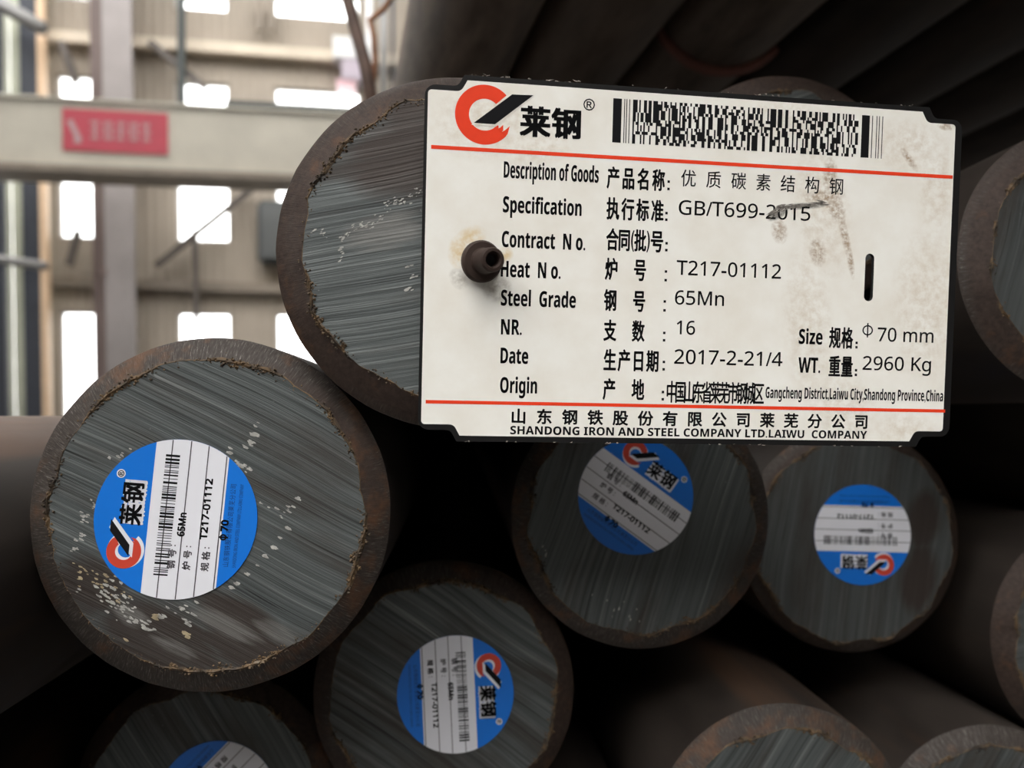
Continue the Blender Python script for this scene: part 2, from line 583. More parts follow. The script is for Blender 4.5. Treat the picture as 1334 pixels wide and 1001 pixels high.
wl(57, 48, 560, 84, 0.12, 0.16, 0.2, M_GIRT, 'pale horizontal wall rail above the crane girder')
wl(57, 366, 560, 383, 0.08, 0.14, 0.12, M_FLANGE, 'brown horizontal wall rail between the window rows')
wl(295, 136, 560, 150, 0.3, 0.10, 0.1, M_DKGREEN, 'dark green rail just above the crane girder')
wl(295, 237, 560, 246, 0.3, 0.09, 0.1, M_DKGREEN, 'dark green rail just below the crane girder')
wl(236, -60, 237, 150, 0.5, 0.10, 0.1, M_DKGREEN, 'thin dark green post at upper left')
wl(254, 300, 256, 420, 0.3, 0.075, 0.08, M_BRACE, 'thin dark post under the middle window')
wl(195, 55, 268, 115, 0.35, 0.10, 0.08, M_BRACE, 'dark diagonal brace right of the column, upper')
wl(203, 347, 336, 240, 0.25, 0.09, 0.08, M_BRACE, 'dark diagonal brace right of the column, lower')
wl(80, 55, 99, 108, 0.35, 0.11, 0.08, M_BRACE, 'short dark brace above the left window')
wl(102, 300, 90, 346, 0.3, 0.10, 0.08, M_BRACE, 'short dark brace below the left window')
wl(338, 0, 338, 40, 0.2, 0.09, 0.08, M_FLANGE, 'short brown post under the roof')
wl(354, 0, 354, 40, 0.2, 0.07, 0.08, M_FLANGE, 'second short brown post under the roof')

# main column: an H section
a0 = wall_pt(136, 300, 0.75)[0]
a1 = wall_pt(175, 300, 0.75)[0]
e = empty('steel_column')
e.matrix_world = WMAT @ Matrix.Translation(((a0 + a1) / 2, -0.75, 0))
tag(e, 'grey painted steel column standing between the left and middle windows', 'column')
cw = (a1 - a0) / 2
link('front_flange', MB().box(-cw, cw, 0, 0.03, 0, ZT).mesh(), M_COLUMN, e)
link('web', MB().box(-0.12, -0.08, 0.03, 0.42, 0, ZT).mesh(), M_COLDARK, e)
link('shaded_edge_strip', MB().box(-cw - 0.30, cw - 0.22, 0.42, 0.45, 0, ZT).mesh(), M_COLDARK, e)  # pushed out to the left to show as the column's dark shaded edge
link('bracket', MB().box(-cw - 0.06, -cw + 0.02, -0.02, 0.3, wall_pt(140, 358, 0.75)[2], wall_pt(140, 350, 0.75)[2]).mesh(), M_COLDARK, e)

# door bay at the far left: dark posts, pale panels put in for the light gap, a peach strip painted as a lit column edge
for (u0, u1, m, lab, nm, cat) in ((-26, 5, M_NAVY, 'dark steel post at the extreme left edge', 'door_post', 'post'),
                                  (29, 51, M_NAVY, 'dark blue steel post right of the pale panel', 'door_post', 'post'),
                                  (51.5, 61, M_PEACH, 'narrow peach strip painted as a lit column edge beside the dark blue post', 'lit_column_edge', 'post')):
    x0, x1 = wall_pt(u0, 300, 0.5)[0], wall_pt(u1, 300, 0.5)[0]
    e = empty(nm)
    e.matrix_world = WMAT @ Matrix.Translation(((x0 + x1) / 2, -0.5, 0))
    tag(e, lab, cat)
    hw = (x1 - x0) / 2
    link('shaft', MB().box(-hw, hw, 0, 0.12, 0.02, ZT).mesh(), m, e)
    link('base_plate', MB().box(-hw, hw, -0.05, 0.17, 0, 0.02).mesh(), m, e)
x0, x1 = wall_pt(5, 300, 0.5)[0] + 0.01, wall_pt(29, 300, 0.5)[0] - 0.01
e = empty('light_gap_panel')
e.matrix_world = WMAT @ Matrix.Translation(((x0 + x1) / 2, -0.44, 0))
tag(e, 'pale greenish strips standing for the light gap between two dark posts', 'panel')
hw = (x1 - x0) / 2
for k in range(3):
    link('strip', MB().box(-hw + k * hw * 2 / 3, -hw + (k + 0.97) * hw * 2 / 3, 0.01 * (k % 2), 0.01 * (k % 2) + 0.006, 0.05, ZT).mesh(), M_PALE, e)
link('hanging_rail', MB().box(-hw, hw, -0.02, 0.04, ZT - 0.06, ZT + 0.02).mesh(), M_NAVY, e)


def pipe(pts, r, mat, label, cat='pipe', name='pipe'):
    m = tube_mesh([wall_pt(u, v, off) for u, v, off in pts], r, 12)
    return tag(wobj(name, m, mat), label, cat)


pipe([(-40, -22, 0.9), (0, 6, 0.9), (30, 22, 0.9), (57, 38, 0.9)], 0.10, M_PIPE, 'grey pipe slanting across the dark posts at top left')
pipe([(-40, 332, 0.9), (0, 338, 0.9), (60, 347, 0.9)], 0.065, M_PIPE, 'grey level pipe across the dark posts at mid left')

# dark cabinet hanging on the wall behind the tagged bar
p = wall_pt(358, 302, 0.3)
e = empty('control_cabinet')
e.matrix_world = WMAT @ Matrix.Translation((p[0], -0.3, wall_pt(358, 344, 0.3)[2]))
tag(e, 'dark grey wall cabinet just left of the tagged bar', 'cabinet')
ch = wall_pt(358, 260, 0.3)[2] - wall_pt(358, 344, 0.3)[2]
bm = bmesh.new()
bmesh.ops.create_cube(bm, size=1.0)
bmesh.ops.scale(bm, vec=(0.58, 0.25, ch), verts=bm.verts)
bmesh.ops.translate(bm, vec=(0.02, 0.14, ch / 2), verts=bm.verts)
bmesh.ops.bevel(bm, geom=bm.edges[:], offset=0.06, segments=3, affect='EDGES')
me = bpy.data.meshes.new('mesh')
bm.to_mesh(me)
bm.free()
link('housing', me, plain('cabinet_grey', (0.075, 0.08, 0.08), 0.6, var=0.1), e)
link('door_panel', MB().box(-0.2, 0.24, -0.005, 0.02, 0.1, ch - 0.1).mesh(), plain('cabinet_door_grey', (0.095, 0.10, 0.10), 0.5, var=0.1), e)

# crane girder nearer than the wall
GO = 3.2
g0, g1 = wall_pt(-260, 160, GO)[0], wall_pt(900, 160, GO)[0]
e = empty('crane_girder')
zt0, zb0 = wall_pt(0, 126, GO)[2], wall_pt(0, 213, GO)[2]
e.matrix_world = WMAT @ Matrix.Translation((wall_pt(0, 160, GO)[0], -GO, zb0))
tag(e, 'cream painted crane girder with red sign, running across the hall', 'girder')
gh = zt0 - zb0
ox = wall_pt(0, 160, GO)[0]
link('web_plate', MB().box(g0 - ox, g1 - ox, 0, 0.5, 0, gh).mesh(), M_GIRDER, e)
link('top_flange', MB().box(g0 - ox, g1 - ox, -0.03, 0.55, gh, gh + 0.03).mesh(), M_GIRDER, e)
link('bottom_flange', MB().box(g0 - ox, g1 - ox, -0.08, 0.58, -0.075, 0).mesh(), M_FLANGE, e)
# the red sign on the girder
pa, pb = wall_pt(82, 172, GO), wall_pt(219, 172, GO)
sx0, sx1 = pa[0] - ox, pb[0] - ox
sz0, sz1 = wall_pt(150, 199, GO)[2] - zb0, wall_pt(150, 145, GO)[2] - zb0
sg = link('sign', MB().box(sx0, sx1, -0.02, 0, sz0, sz1).mesh(), M_SIGN, e)
sg['label'] = 'red sign with white characters'
sw, sh = sx1 - sx0, sz1 - sz0
rg = random.Random(4)
for k in range(5):                                  # five white block characters
    x = sx0 + sw * (0.26 + k * 0.122)
    z = sz0 + sh * 0.30
    cwid, chgt = sw * 0.095, sh * 0.42
    mb = MB()
    for fz in (0.0, 0.44, 0.88):
        mb.box(x + cwid * rg.uniform(0, 0.15), x + cwid * rg.uniform(0.85, 1), -0.026, -0.02, z + chgt * fz, z + chgt * (fz + 0.13))
    for fx in ((0.1, 0.75) if k % 2 else (0.42,)):
        mb.box(x + cwid * fx, x + cwid * (fx + 0.16), -0.025, -0.02, z, z + chgt)
    link('sign_character', mb.mesh(), M_SIGNW, sg)
link('sign_pictogram', MB().bar((sx0 + sw * .07, -0.023, sz0 + sh * .72), (sx0 + sw * .16, -0.023, sz0 + sh * .25), 0.06, 0.006)
     .bar((sx0 + sw * .11, -0.023, sz0 + sh * .24), (sx0 + sw * .175, -0.023, sz0 + sh * .24), 0.06, 0.006).mesh(), M_SIGNW, sg)

# pale machine and vertical conduits seen past the top of the tagged bar
p = wall_pt(455, 58, 0.4)
e = empty('hoist_trolley')
e.matrix_world = WMAT @ Matrix.Translation((p[0], -0.4, wall_pt(455, 112, 0.4)[2]))
tag(e, 'white hoist box high on the wall left of the hanging wire', 'hoist')
link('motor_box', MB().box(-0.25, 0.25, 0, 0.4, 0.44, 0.76).mesh(), M_MACH, e)
link('gearbox', MB().box(-0.12, 0.18, 0.02, 0.4, 0.12, 0.44).mesh(), plain('hoist_lilac_grey', (0.42, 0.36, 0.42), 0.5), e)
link('hook_block', MB().box(-0.2, 0.1, 0.05, 0.4, 0.0, 0.12).mesh(), plain('hoist_pink', (0.66, 0.42, 0.46), 0.5), e)
for (u, r, m, lab) in ((481, 0.045, M_MACH, 'white vertical conduit behind the rusty wire'), (500, 0.055, M_PIPE, 'light grey vertical conduit beside the dark cable'),
                       (512, 0.028, M_NAVY, 'thin dark vertical cable beside the upper bars')):
    a, b = wall_pt(u, -60, 1.2), wall_pt(u, 180, 1.2)
    tag(wobj('conduit', tube_mesh([(a[0], -1.2, a[2]), (b[0], -1.2, b[2])], r, 10), m), lab, 'conduit')

# ================================================================ THE STEEL BARS
R = 0.035


def axis_frame(d, loc):
    d = d.normalized()
    x = d.cross(Vector((0, 0, 1))).normalized()
    z = x.cross(d)
    m = Matrix((x, d, z)).transposed().to_4x4()
    m.translation = loc
    return m


def wob(seed, amp, terms=7):
    r = random.Random(seed)
    t = [(r.randint(1, 16), r.uniform(0, 2 * PI), r.uniform(0.3, 1)) for _ in range(terms)]

    def f(a):
        return amp * sum(c * math.sin(k * a + p) for k, p, c in t) / 2.0
    return f


SEG = 120


def bar_meshes(seed, rin, cdep, L, streak=0.0):
    r = random.Random(seed)
    fin, fout = wob(seed, 0.00055, 8), wob(seed + 50, 0.00018, 6)
    jag = [r.uniform(-0.0002, 0.0002) for _ in range(SEG)]
    ang = [2 * PI * k / SEG for k in range(SEG)]
    ri = [rin + fin(a) + jag[k] for k, a in enumerate(ang)]
    ro = [R - abs(fout(a)) * 0.6 for a in ang]

    def P(rad, y, a):
        return (rad * math.cos(a), y, rad * math.sin(a))
    # cut face
    vs, fs = [(0, 0, 0)], []
    rings = (0.25, 0.5, 0.75, 1.0)
    for q in rings:
        for k, a in enumerate(ang):
            vs.append(P(ri[k] * q, 0, a - math.radians(streak)))
    for k in range(SEG):
        fs.append((0, 1 + k, 1 + (k + 1) % SEG))
        for j in range(len(rings) - 1):
            b0, b1 = 1 + j * SEG, 1 + (j + 1) * SEG
            fs.append((b0 + k, b1 + k, b1 + (k + 1) % SEG, b0 + (k + 1) % SEG))
    face = mesh_of(vs, fs)
    # ground rim: face edge -> slightly bellied bevel -> body
    vs, fs = [], []
    prof = ((0.0, 0.0003), (0.5, 0.42), (0.9, 0.86), (1.0, 1.0))
    for k, a in enumerate(ang):
        for q, h in prof:
            vs.append(P(ri[k] + (ro[k] - ri[k]) * q, cdep * h, a))
    n = len(prof)
    for k in range(SEG):
        k2 = (k + 1) % SEG
        for j in range(n - 1):
            fs.append((k * n + j, k * n + j + 1, k2 * n + j + 1, k2 * n + j))
    rim = mesh_of(vs, fs, True)
    uv = rim.uv_layers.new(name='UVMap')
    for poly in rim.polygons:
        kk = poly.index // (n - 1)
        for li in poly.loop_indices:
            vi = rim.loops[li].vertex_index
            k = vi // n
            kv = k if not (kk == SEG - 1 and k == 0) else SEG
            uv.data[li].uv = (kv / SEG * 30.0, (vi % n) / (n - 1.0) * 2.0)
    # body
    vs, fs = [], []
    ys = (cdep, cdep + 0.01, cdep + 0.1, L)
    for j, y in enumerate(ys):
        for k, a in enumerate(ang):
            vs.append(P(ro[k] if j == 0 else R, y, a))
    for j in range(len(ys) - 1):
        for k in range(SEG):
            k2 = (k + 1) % SEG
            fs.append((j * SEG + k, (j + 1) * SEG + k, (j + 1) * SEG + k2, j * SEG + k2))
    fs.append(tuple(range((len(ys) - 1) * SEG, len(ys) * SEG)))
    body = mesh_of(vs, fs, True)
    body.polygons[len(fs) - 1].use_smooth = False
    # ragged burr left by the saw, along the edge of the cut: a thin lip and torn chips
    vs, fs = [], []
    hf = wob(seed + 9, 1.0, 9)
    NB = 240

    def edge(a):
        t = (a / (2 * PI) * SEG) % SEG
        k = int(t) % SEG
        return ri[k] + (ri[(k + 1) % SEG] - ri[k]) * (t - int(t))
    for k in range(NB):
        a = 2 * PI * k / NB
        q = edge(a)
        amp = max(0.1, min(1.0, 0.4 + hf(a)))
        vs += [P(q - (0.0002 + 0.0004 * r.random()) * amp, -0.00002, a), P(q, -(0.0001 + 0.0004 * r.random()) * amp, a), P(q + 0.0004 + 0.0003 * r.random() * amp, 0.0003, a)]
    for k in range(NB):
        k2 = (k + 1) % NB
        for j in range(2):
            fs.append((k * 3 + j, k * 3 + j + 1, k2 * 3 + j + 1, k2 * 3 + j))
    for _ in range(1500):
        a = r.uniform(0, 2 * PI)
        amp = max(0.0, min(1.0, 0.5 + hf(a)))
        if r.random() > amp * 0.8 + 0.2:
            continue
        q = edge(a) + r.gauss(-0.0001, 0.00050)
        s_ = r.uniform(0.00010, 0.00034) * (0.65 + amp * 0.6)
        c = Vector(P(q, -s_ * 0.2, a))
        n0 = len(vs)
        turn = Matrix.Rotation(r.uniform(0, 6.28), 3, 'Y') @ Matrix.Rotation(r.uniform(-0.6, 0.6), 3, 'X')
        for dx, dy, dz in ((1, 0, 0), (-1, 0, 0), (0, 0, 1), (0, 0, -1), (0, -1, 0), (0, 1, 0)):
            vs.append(tuple(c + turn @ Vector((dx * r.uniform(.6, 1.3), dy * r.uniform(.4, 1.2), dz * r.uniform(.6, 1.3))) * s_))
        for t in ((0, 2, 4), (2, 1, 4), (1, 3, 4), (3, 0, 4), (2, 0, 5), (1, 2, 5), (3, 1, 5), (0, 3, 5)):
            fs.append(tuple(n0 + i for i in t))
    burr = mesh_of(vs, fs)
    return face, rim, body, burr


D_LOW = cdir(-0.067, -0.040, 1.0).normalized()
BARS = {}


def make_bar(key, u, v, z, seed, streak, label, group, rin=0.0298, cdep=0.0032, L=3.2, d=None, rimmat=None, bodymat=None, detail=True):
    d = d or D_LOW
    e = empty('steel_bar')
    e.matrix_world = axis_frame(d, at(u, v, z))
    tag(e, label, 'steel bar', group)
    face, rim, body, burr = bar_meshes(seed, rin, cdep, L, streak)
    link('body', body, bodymat or M_BODY, e)
    link('ground_rim', rim, rimmat or M_CHAM, e)
    f = link('cut_face', face, {'A': M_FACE_A, 'B': M_FACE_B, 'E': M_FACE_E, 'H': M_FACE_E, 'I': M_FACE_E}.get(key, M_FACE), e)
    f.rotation_euler = (0, -math.radians(streak), 0)
    link('saw_burr', burr, M_BURR, e)['kind'] = 'stuff'
    BARS[key] = (e, u, v, z)
    return e


G1 = 'round steel bars of the lower bundle'
make_bar('A', 594, 323, 0.148, 11, 12, 'round steel bar end with the white tag nailed to it', G1, 0.0292, 0.0036, rimmat=M_CHAMD)
make_bar('B', 270, 672, 0.149, 23, -28, 'large front steel bar at left with paint flecks and glossy blue sticker', G1, 0.0300, 0.0034)
make_bar('C', 579.2, 907.0, 0.2031, 37, -35, 'steel bar at bottom centre with sideways blue sticker', G1, 0.0300, 0.0034, rimmat=M_CHAMD)
make_bar('D', 838.6, 675.5, 0.203, 41, 72, 'steel bar directly under the tag with tilted blue sticker', G1, 0.0302, 0.0030)
make_bar('E', 1114, 704, 0.237, 53, 80, 'steel bar under the tag\'s right corner with upside-down blue sticker', G1, 0.0312, 0.0026, rimmat=M_CHAMD)
make_bar('F', 1026, 1100.5, 0.2002, 67, 55, 'steel bar cut by the bottom edge, right of centre, with orange rusty rim', G1, 0.0296, 0.0036, rimmat=M_CHAMR, bodymat=M_BODYR)
make_bar('G', 1296.2, 1110.8, 0.2217, 71, 60, 'steel bar in the bottom right corner with pale ground rim', G1, 0.0300, 0.0034, rimmat=M_CHAMP)
make_bar('H', 1445.3, 833.7, 0.2302, 83, 10, 'steel bar cut by the right edge, below the tag', G1, 0.0296, 0.0034, rimmat=M_CHAMD)
make_bar('I', 1434.3, 338.6, 0.1901, 97, 76, 'steel bar cut by the right edge, beside the tag', G1, 0.0285, 0.0034, rimmat=M_CHAMD)
make_bar('J', 1029.6, 251.8, 0.2149, 101, 20, 'steel bar peeping over the top edge of the tag', G1, 0.0290, 0.0034, rimmat=M_CHAMD)
make_bar('L', 264.9, 1049.9, 0.2038, 113, -60, 'shadowed steel bar at bottom left, its sticker cut by the frame', G1, 0.0300, 0.0034, rimmat=M_CHAMD)
make_bar('M', -431, 848, 0.115, 127, 0, 'steel bar whose brown side shows at the left edge', G1, 0.0300, 0.0034)
make_bar('P', -342, 1242, 0.150, 131, 0, 'added steel bar low at the left edge, blocks light through the pile', G1, rimmat=M_CHAMD)  # lower-bundle bars from here on are added to block light in gaps
make_bar('Q', 1478, 542, 0.250, 137, 0, 'added steel bar right of the tag, closes a bright gap', G1, rimmat=M_CHAMD)
make_bar('W', -1124, 869, 0.110, 163, 0, 'added steel bar just left of the brown bar at the left edge, keeps side light out', G1, rimmat=M_CHAMD)
make_bar('Y', -810, 1235, 0.150, 167, 0, 'added steel bar lowest at the left, keeps side light out', G1, rimmat=M_CHAMD)
make_bar('X', 986, 1452, 0.200, 173, 0, 'added steel bar under the bottom centre gap, stops a light leak', G1, rimmat=M_CHAMD)
make_bar('T', 702.5, 1240.5, 0.200, 149, 0, 'added steel bar in the gap right of the sideways sticker bar, hides the bright floor', G1, rimmat=M_CHAMD)
make_bar('U', 1494, 1111, 0.250, 151, 0, 'added steel bar low in the right-hand gap, blocks light from beyond', G1, rimmat=M_CHAMD)
make_bar('V', 1668, 762, 0.250, 157, 0, 'added steel bar furthest right, blocks light from beyond', G1, rimmat=M_CHAMD)

# upper bundle: one level row of bars running away to the left above
D_UP = cdir(-0.237, -0.060, 1.0).normalized()
UX = D_UP.cross(UP).normalized()
UY = UX.cross(D_UP).normalized()
rr = random.Random(8)
UPPER = []
up_labels = ['brown lit steel bar at the left end of the blurred row overhead', 'second bar from the left in the blurred row overhead',
             'third bar from the left in the blurred row overhead, crossed by reddish wire', 'fourth bar from the left in the blurred row overhead',
             'fifth bar from the left in the blurred row overhead', 'sixth bar from the left in the blurred row overhead',
             'dark overhead bar above the tag\'s right corner', 'rightmost dark bar of the overhead row']
fU, rU, bU, burU = bar_meshes(211, 0.0298, 0.0032, 3.6)
fU.materials.append(M_FACE)
rU.materials.append(M_CHAMD)
burU.materials.append(M_BURR)
for k in range(8):
    c = EYE + UX * (0.078 + 0.0704 * k) + UY * 0.238 + D_UP * (0.06 + rr.uniform(-0.03, 0.03))
    e = empty('steel_bar')
    e.matrix_world = axis_frame(D_UP, c) @ Matrix.Rotation(rr.uniform(0, 6.28), 4, 'Y')
    tag(e, up_labels[k], 'steel bar', 'round steel bars of the upper bundle')
    b_ = bU.copy()
    link('body', b_, (M_BODY3, M_BODY2, M_BODY2)[k] if k < 3 else M_BODY, e)  # lighter copies at the left paint in the light on the row
    link('ground_rim', rU, None, e)
    link('cut_face', fU, None, e)
    link('saw_burr', burU, None, e)['kind'] = 'stuff'
    UPPER.append((e, EYE + UX * (0.078 + 0.0704 * k) + UY * 0.238))


# binding wires
def ring_pts(c, s, r, a0, a1, n=16, drift=0.0):
    out = []
    for i in range(n + 1):
        t = i / n
        a = math.radians(a0 + (a1 - a0) * t)
        out.append(c + D_UP * (s + drift * t) + (UX * math.cos(a) + UY * math.sin(a)) * r)
    return out


c2, c3 = UPPER[2][1], UPPER[3][1]
tag(link('binding_wire', tube_mesh(ring_pts(c2, 0.40, R + 0.0022, 170, 320, drift=-0.02), 0.003, 8), M_BAND), 'reddish wire wrapped under the overhead bars, left of two', 'wire', 'binding wires')
tag(link('binding_wire', tube_mesh(ring_pts(c2, 0.52, R + 0.0026, 215, 280, 6) + ring_pts(c3, 0.50, R + 0.0026, 255, 330, 10), 0.0032, 8), M_BAND), 'reddish wire wrapped under the overhead bars, right of two', 'wire', 'binding wires')
tag(link('binding_wire', tube_mesh([at(440, -60, 0.62), at(453, 0, 0.62), at(465, 45, 0.61), at(476, 85, 0.60), at(486, 140, 0.60), at(490, 200, 0.62)], 0.0052, 10), M_WIREB),
    'thick brown wire hanging left of the overhead bars', 'wire', 'binding wires')
tag(link('binding_wire', tube_mesh([at(520, -20, 0.70), at(500, 12, 0.70), at(482, 26, 0.70), at(487, 48, 0.70), at(489, 80, 0.70), at(484, 120, 0.70), at(486, 180, 0.70)], 0.0028, 8), M_WIREO),
    'thin orange rusty wire beside the thick brown wire', 'wire', 'binding wires')

# ================================================================ LETTERING
_cache = {}


def glyphs(body, bold=0.0, res=3):
    key = (body, bold, res)
    if key in _cache:
        return _cache[key]
    c = bpy.data.curves.new('txt', 'FONT')
    c.body = body
    c.size = 1
    c.resolution_u = res
    c.dimensions = '2D'
    c.fill_mode = 'FRONT'
    c.offset = bold
    o = bpy.data.objects.new('txt', c)
    COL.objects.link(o)
    dg = bpy.context.evaluated_depsgraph_get()
    dg.update()
    m = bpy.data.meshes.new_from_object(o.evaluated_get(dg))
    vs = [(v.co.x, v.co.y) for v in m.vertices]
    fs = [tuple(p.vertices) for p in m.polygons]
    bpy.data.objects.remove(o)
    bpy.data.curves.remove(c)
    bpy.data.meshes.remove(m)
    _cache[key] = (vs, fs)
    return vs, fs


def face_of(body, style):
    """sans, bold sans or typewriter letters from the mathematical alphabets"""
    up, lo, dg = {'sans': (0x1D5A0, 0x1D5BA, 0x1D7E2), 'bold': (0x1D5D4, 0x1D5EE, 0x1D7EC), 'mono': (0x1D670, 0x1D68A, 0x1D7F6)}[style]
    out = ''
    for ch in body:
        if 'A' <= ch <= 'Z':
            ch = chr(up + ord(ch) - 65)
        elif 'a' <= ch <= 'z':
            ch = chr(lo + ord(ch) - 97)
        elif '0' <= ch <= '9':
            ch = chr(dg + ord(ch) - 48)
        out += ch
    return out


def fat(mb, vs, fs, w, square=False):
    """w: extra stroke width; laid down as shifted copies"""
    mb.add(vs, fs)
    if square:
        for dx, dy in ((w, w * .6), (-w, w * .6), (w, -w * .6), (-w, -w * .6), (w, 0), (-w, 0)):
            mb.add([(x + dx, y + dy, z) for x, y, z in vs], fs)
    elif w > 0:
        for dx, dy in ((w, 0), (-w, 0), (0, w), (0, -w), (w * .7, w * .7), (-w * .7, w * .7), (w * .7, -w * .7), (-w * .7, -w * .7)):
            mb.add([(x + dx, y + dy, z) for x, y, z in vs], fs)


def text_into(mb, body, x0, y, x1, h, z, w=0.0, cap=True, style='sans'):
    """Latin line: fitted to x0..x1, capital height h, baseline y (y up); w thickens"""
    body = face_of(body, style) if style else body
    vs, fs = glyphs(body)
    a, b = min(v[0] for v in vs), max(v[0] for v in vs)
    if cap:
        ref = glyphs(face_of('H', style))[0]
        lo, hi = min(v[1] for v in ref), max(v[1] for v in ref)
    else:
        lo, hi = min(v[1] for v in vs), max(v[1] for v in vs)
    kx, ky = (x1 - x0 - 2 * w) / (b - a), (h - 2 * w) / (hi - lo)
    fat(mb, [(x0 + w + (v[0] - a) * kx, y + w + (v[1] - lo) * ky, z) for v in vs], fs, w)


def cjk_into(mb, body, x0, y, x1, h, cw, z, w=0.0):
    """characters of width cw spread evenly from x0 to x1, standing on y"""
    n = len(body)
    pitch = (x1 - x0 - cw) / max(1, n - 1)
    for i, ch in enumerate(body):
        vs, fs = glyphs(ch)
        X = x0 + i * pitch
        fat(mb, [(X + v[0] * cw, y + (v[1] + 0.08) / 0.92 * h, z) for v in vs], fs, w)


def phi_into(mb, x0, y, x1, h, z, w):
    """the diameter sign: a ring crossed by an upright stroke"""
    cx, cy, rx, ry = (x0 + x1) / 2, y + h / 2, (x1 - x0) / 2, h * 0.36
    n = 28
    vs = []
    for i in range(n):
        a = 2 * PI * i / n
        vs += [(cx + rx * math.cos(a), cy + ry * math.sin(a), z), (cx + (rx - w) * math.cos(a), cy + (ry - w) * math.sin(a), z)]
    mb.add(vs, [(2 * i, 2 * ((i + 1) % n), 2 * ((i + 1) % n) + 1, 2 * i + 1) for i in range(n)])
    rect_into(mb, cx - w / 2, y, cx + w / 2, y + h, z)


def rect_into(mb, x0, y0, x1, y1, z):
    mb.add([(x0, y0, z), (x1, y0, z), (x1, y1, z), (x0, y1, z)], [(0, 1, 2, 3)])


def poly_into(mb, pts, z):
    mb.add([(x, y, z) for x, y in pts], [tuple(range(len(pts)))])


def c_logo(mb, cx, cy, r0, r1, z):
    """open red ring: gap to the right, flame tongues on the lower lip"""
    n = 56
    a0, a1 = math.radians(40), math.radians(317)
    vs, fs = [], []
    for i in range(n + 1):
        a = a0 + (a1 - a0) * i / n
        ai = a - (0.12 if i == 0 else 0)
        vs += [(cx + r0 * math.cos(a), cy + r0 * math.sin(a), z), (cx + r1 * math.cos(ai), cy + r1 * math.sin(ai), z)]
    for i in range(n):
        fs.append((2 * i, 2 * i + 1, 2 * i + 3, 2 * i + 2))
    mb.add(vs, fs)

    def q(rad, deg):
        return (cx + rad * r1 * math.cos(math.radians(deg)), cy + rad * r1 * math.sin(math.radians(deg)))
    k = r0 / r1
    tongues = [[q(0.80, -45), q(1.0, -44), q(0.99, -37), q(0.92, -21), q(0.85, -33)],
               [q(0.62, -45), q(0.81, -45), q(0.80, -37), q(0.70, -25), q(0.67, -36)],
               [q(k, -45), q(0.64, -45), q(0.62, -38), q(0.56, -35)]]
    for t in tongues:
        poly_into(mb, t, z)


def build(mb, name, mat, parent, scale=0.001):
    m = mesh_of([(x * scale, y * scale, z * scale) for x, y, z in mb.v], mb.f)
    return link(name, m, mat, parent)


# ================================================================ THE TAG
TW, TH = 110.0, 69.7
h1 = cdir(0.75487, -0.01591, 0.09255).normalized()
tn_ = cdir(0.12093, -0.03337, -0.99210).normalized()
ty = tn_.cross(h1).normalized()
h1 = ty.cross(tn_).normalized()
tm = Matrix((h1, ty, tn_)).transposed().to_4x4()
tm.translation = at(554, 94, 0.1446 * 0.985)
tm = tm @ Matrix.Scale(0.985, 4)
TAG = empty('identification_tag')
TAG.matrix_world = tm
tag(TAG, 'white printed metal tag with black border nailed to the bar end', 'tag')


def tag_outline(il, ir, it, ib):
    """notched plate outline inset by il, ir, it, ib mm (y up, top edge at 0), counter-clockwise"""
    sw_, sh_ = 7.4, 2.15
    q = []

    def arc(cx, cy, r, a0, a1, n=6):
        for i in range(n + 1):
            a = math.radians(a0 + (a1 - a0) * i / n)
            q.append((cx + r * math.cos(a), cy + r * math.sin(a)))
    ro = max(0.7, 2.1 - ir)
    L_, R_, T_, B_ = il, TW - ir, -it, -TH + ib
    st = sh_
    # bottom left going right
    arc(L_ + ro, B_ + st + ro, ro, 180, 270)
    arc(L_ + sw_ - 2.0, B_ + st - 1.4, 1.4, 90, 25, 4)
    q.append((L_ + sw_, B_))
    q.append((R_ - sw_, B_))
    arc(R_ - sw_ + 2.0, B_ + st - 1.4, 1.4, 155, 90, 4)
    arc(R_ - ro, B_ + st + ro, ro, 270, 360)
    arc(R_ - ro, T_ - st - ro, ro, 0, 90)
    arc(R_ - sw_ + 2.0, T_ - st + 1.4, 1.4, 270, 205, 4)
    q.append((R_ - sw_, T_))
    q.append((L_ + sw_, T_))
    arc(L_ + sw_ - 2.0, T_ - st + 1.4, 1.4, 335, 270, 4)
    arc(L_ + ro, T_ - st - ro, ro, 90, 180)
    return q


def slot_pts(n=8):
    cx, hw, y0, y1 = 90.8, 0.98, -30.3, -40.0
    out = []
    for i in range(n + 1):
        a = PI * i / n
        out.append((cx + hw * math.cos(a), y0 - hw + hw * math.sin(a)))
    for i in range(n + 1):
        a = PI + PI * i / n
        out.append((cx + hw * math.cos(a), y1 + hw + hw * math.sin(a)))
    return out


def plate(outer, hole, z0, z1):
    """flat plate with one hole, extruded from z0 to z1 (mm)"""
    bm = bmesh.new()
    eds = []
    for ring in (outer, hole):
        vs = [bm.verts.new((x * .001, y * .001, z1 * .001)) for x, y in ring]
        eds += [bm.edges.new((vs[i], vs[(i + 1) % len(vs)])) for i in range(len(vs))]
    bmesh.ops.triangle_fill(bm, use_beauty=True, edges=eds)
    bmesh.ops.recalc_face_normals(bm, faces=bm.faces[:])
    for f_ in bm.faces:
        if f_.normal.z < 0:
            f_.normal_flip()
    top = bm.faces[:]
    r_ = bmesh.ops.extrude_face_region(bm, geom=top)
    nv = [g for g in r_['geom'] if isinstance(g, bmesh.types.BMVert)]
    bmesh.ops.translate(bm, vec=(0, 0, (z0 - z1) * .001), verts=nv)
    bmesh.ops.recalc_face_normals(bm, faces=bm.faces[:])
    m = bpy.data.meshes.new('mesh')
    bm.to_mesh(m)
    bm.free()
    return m


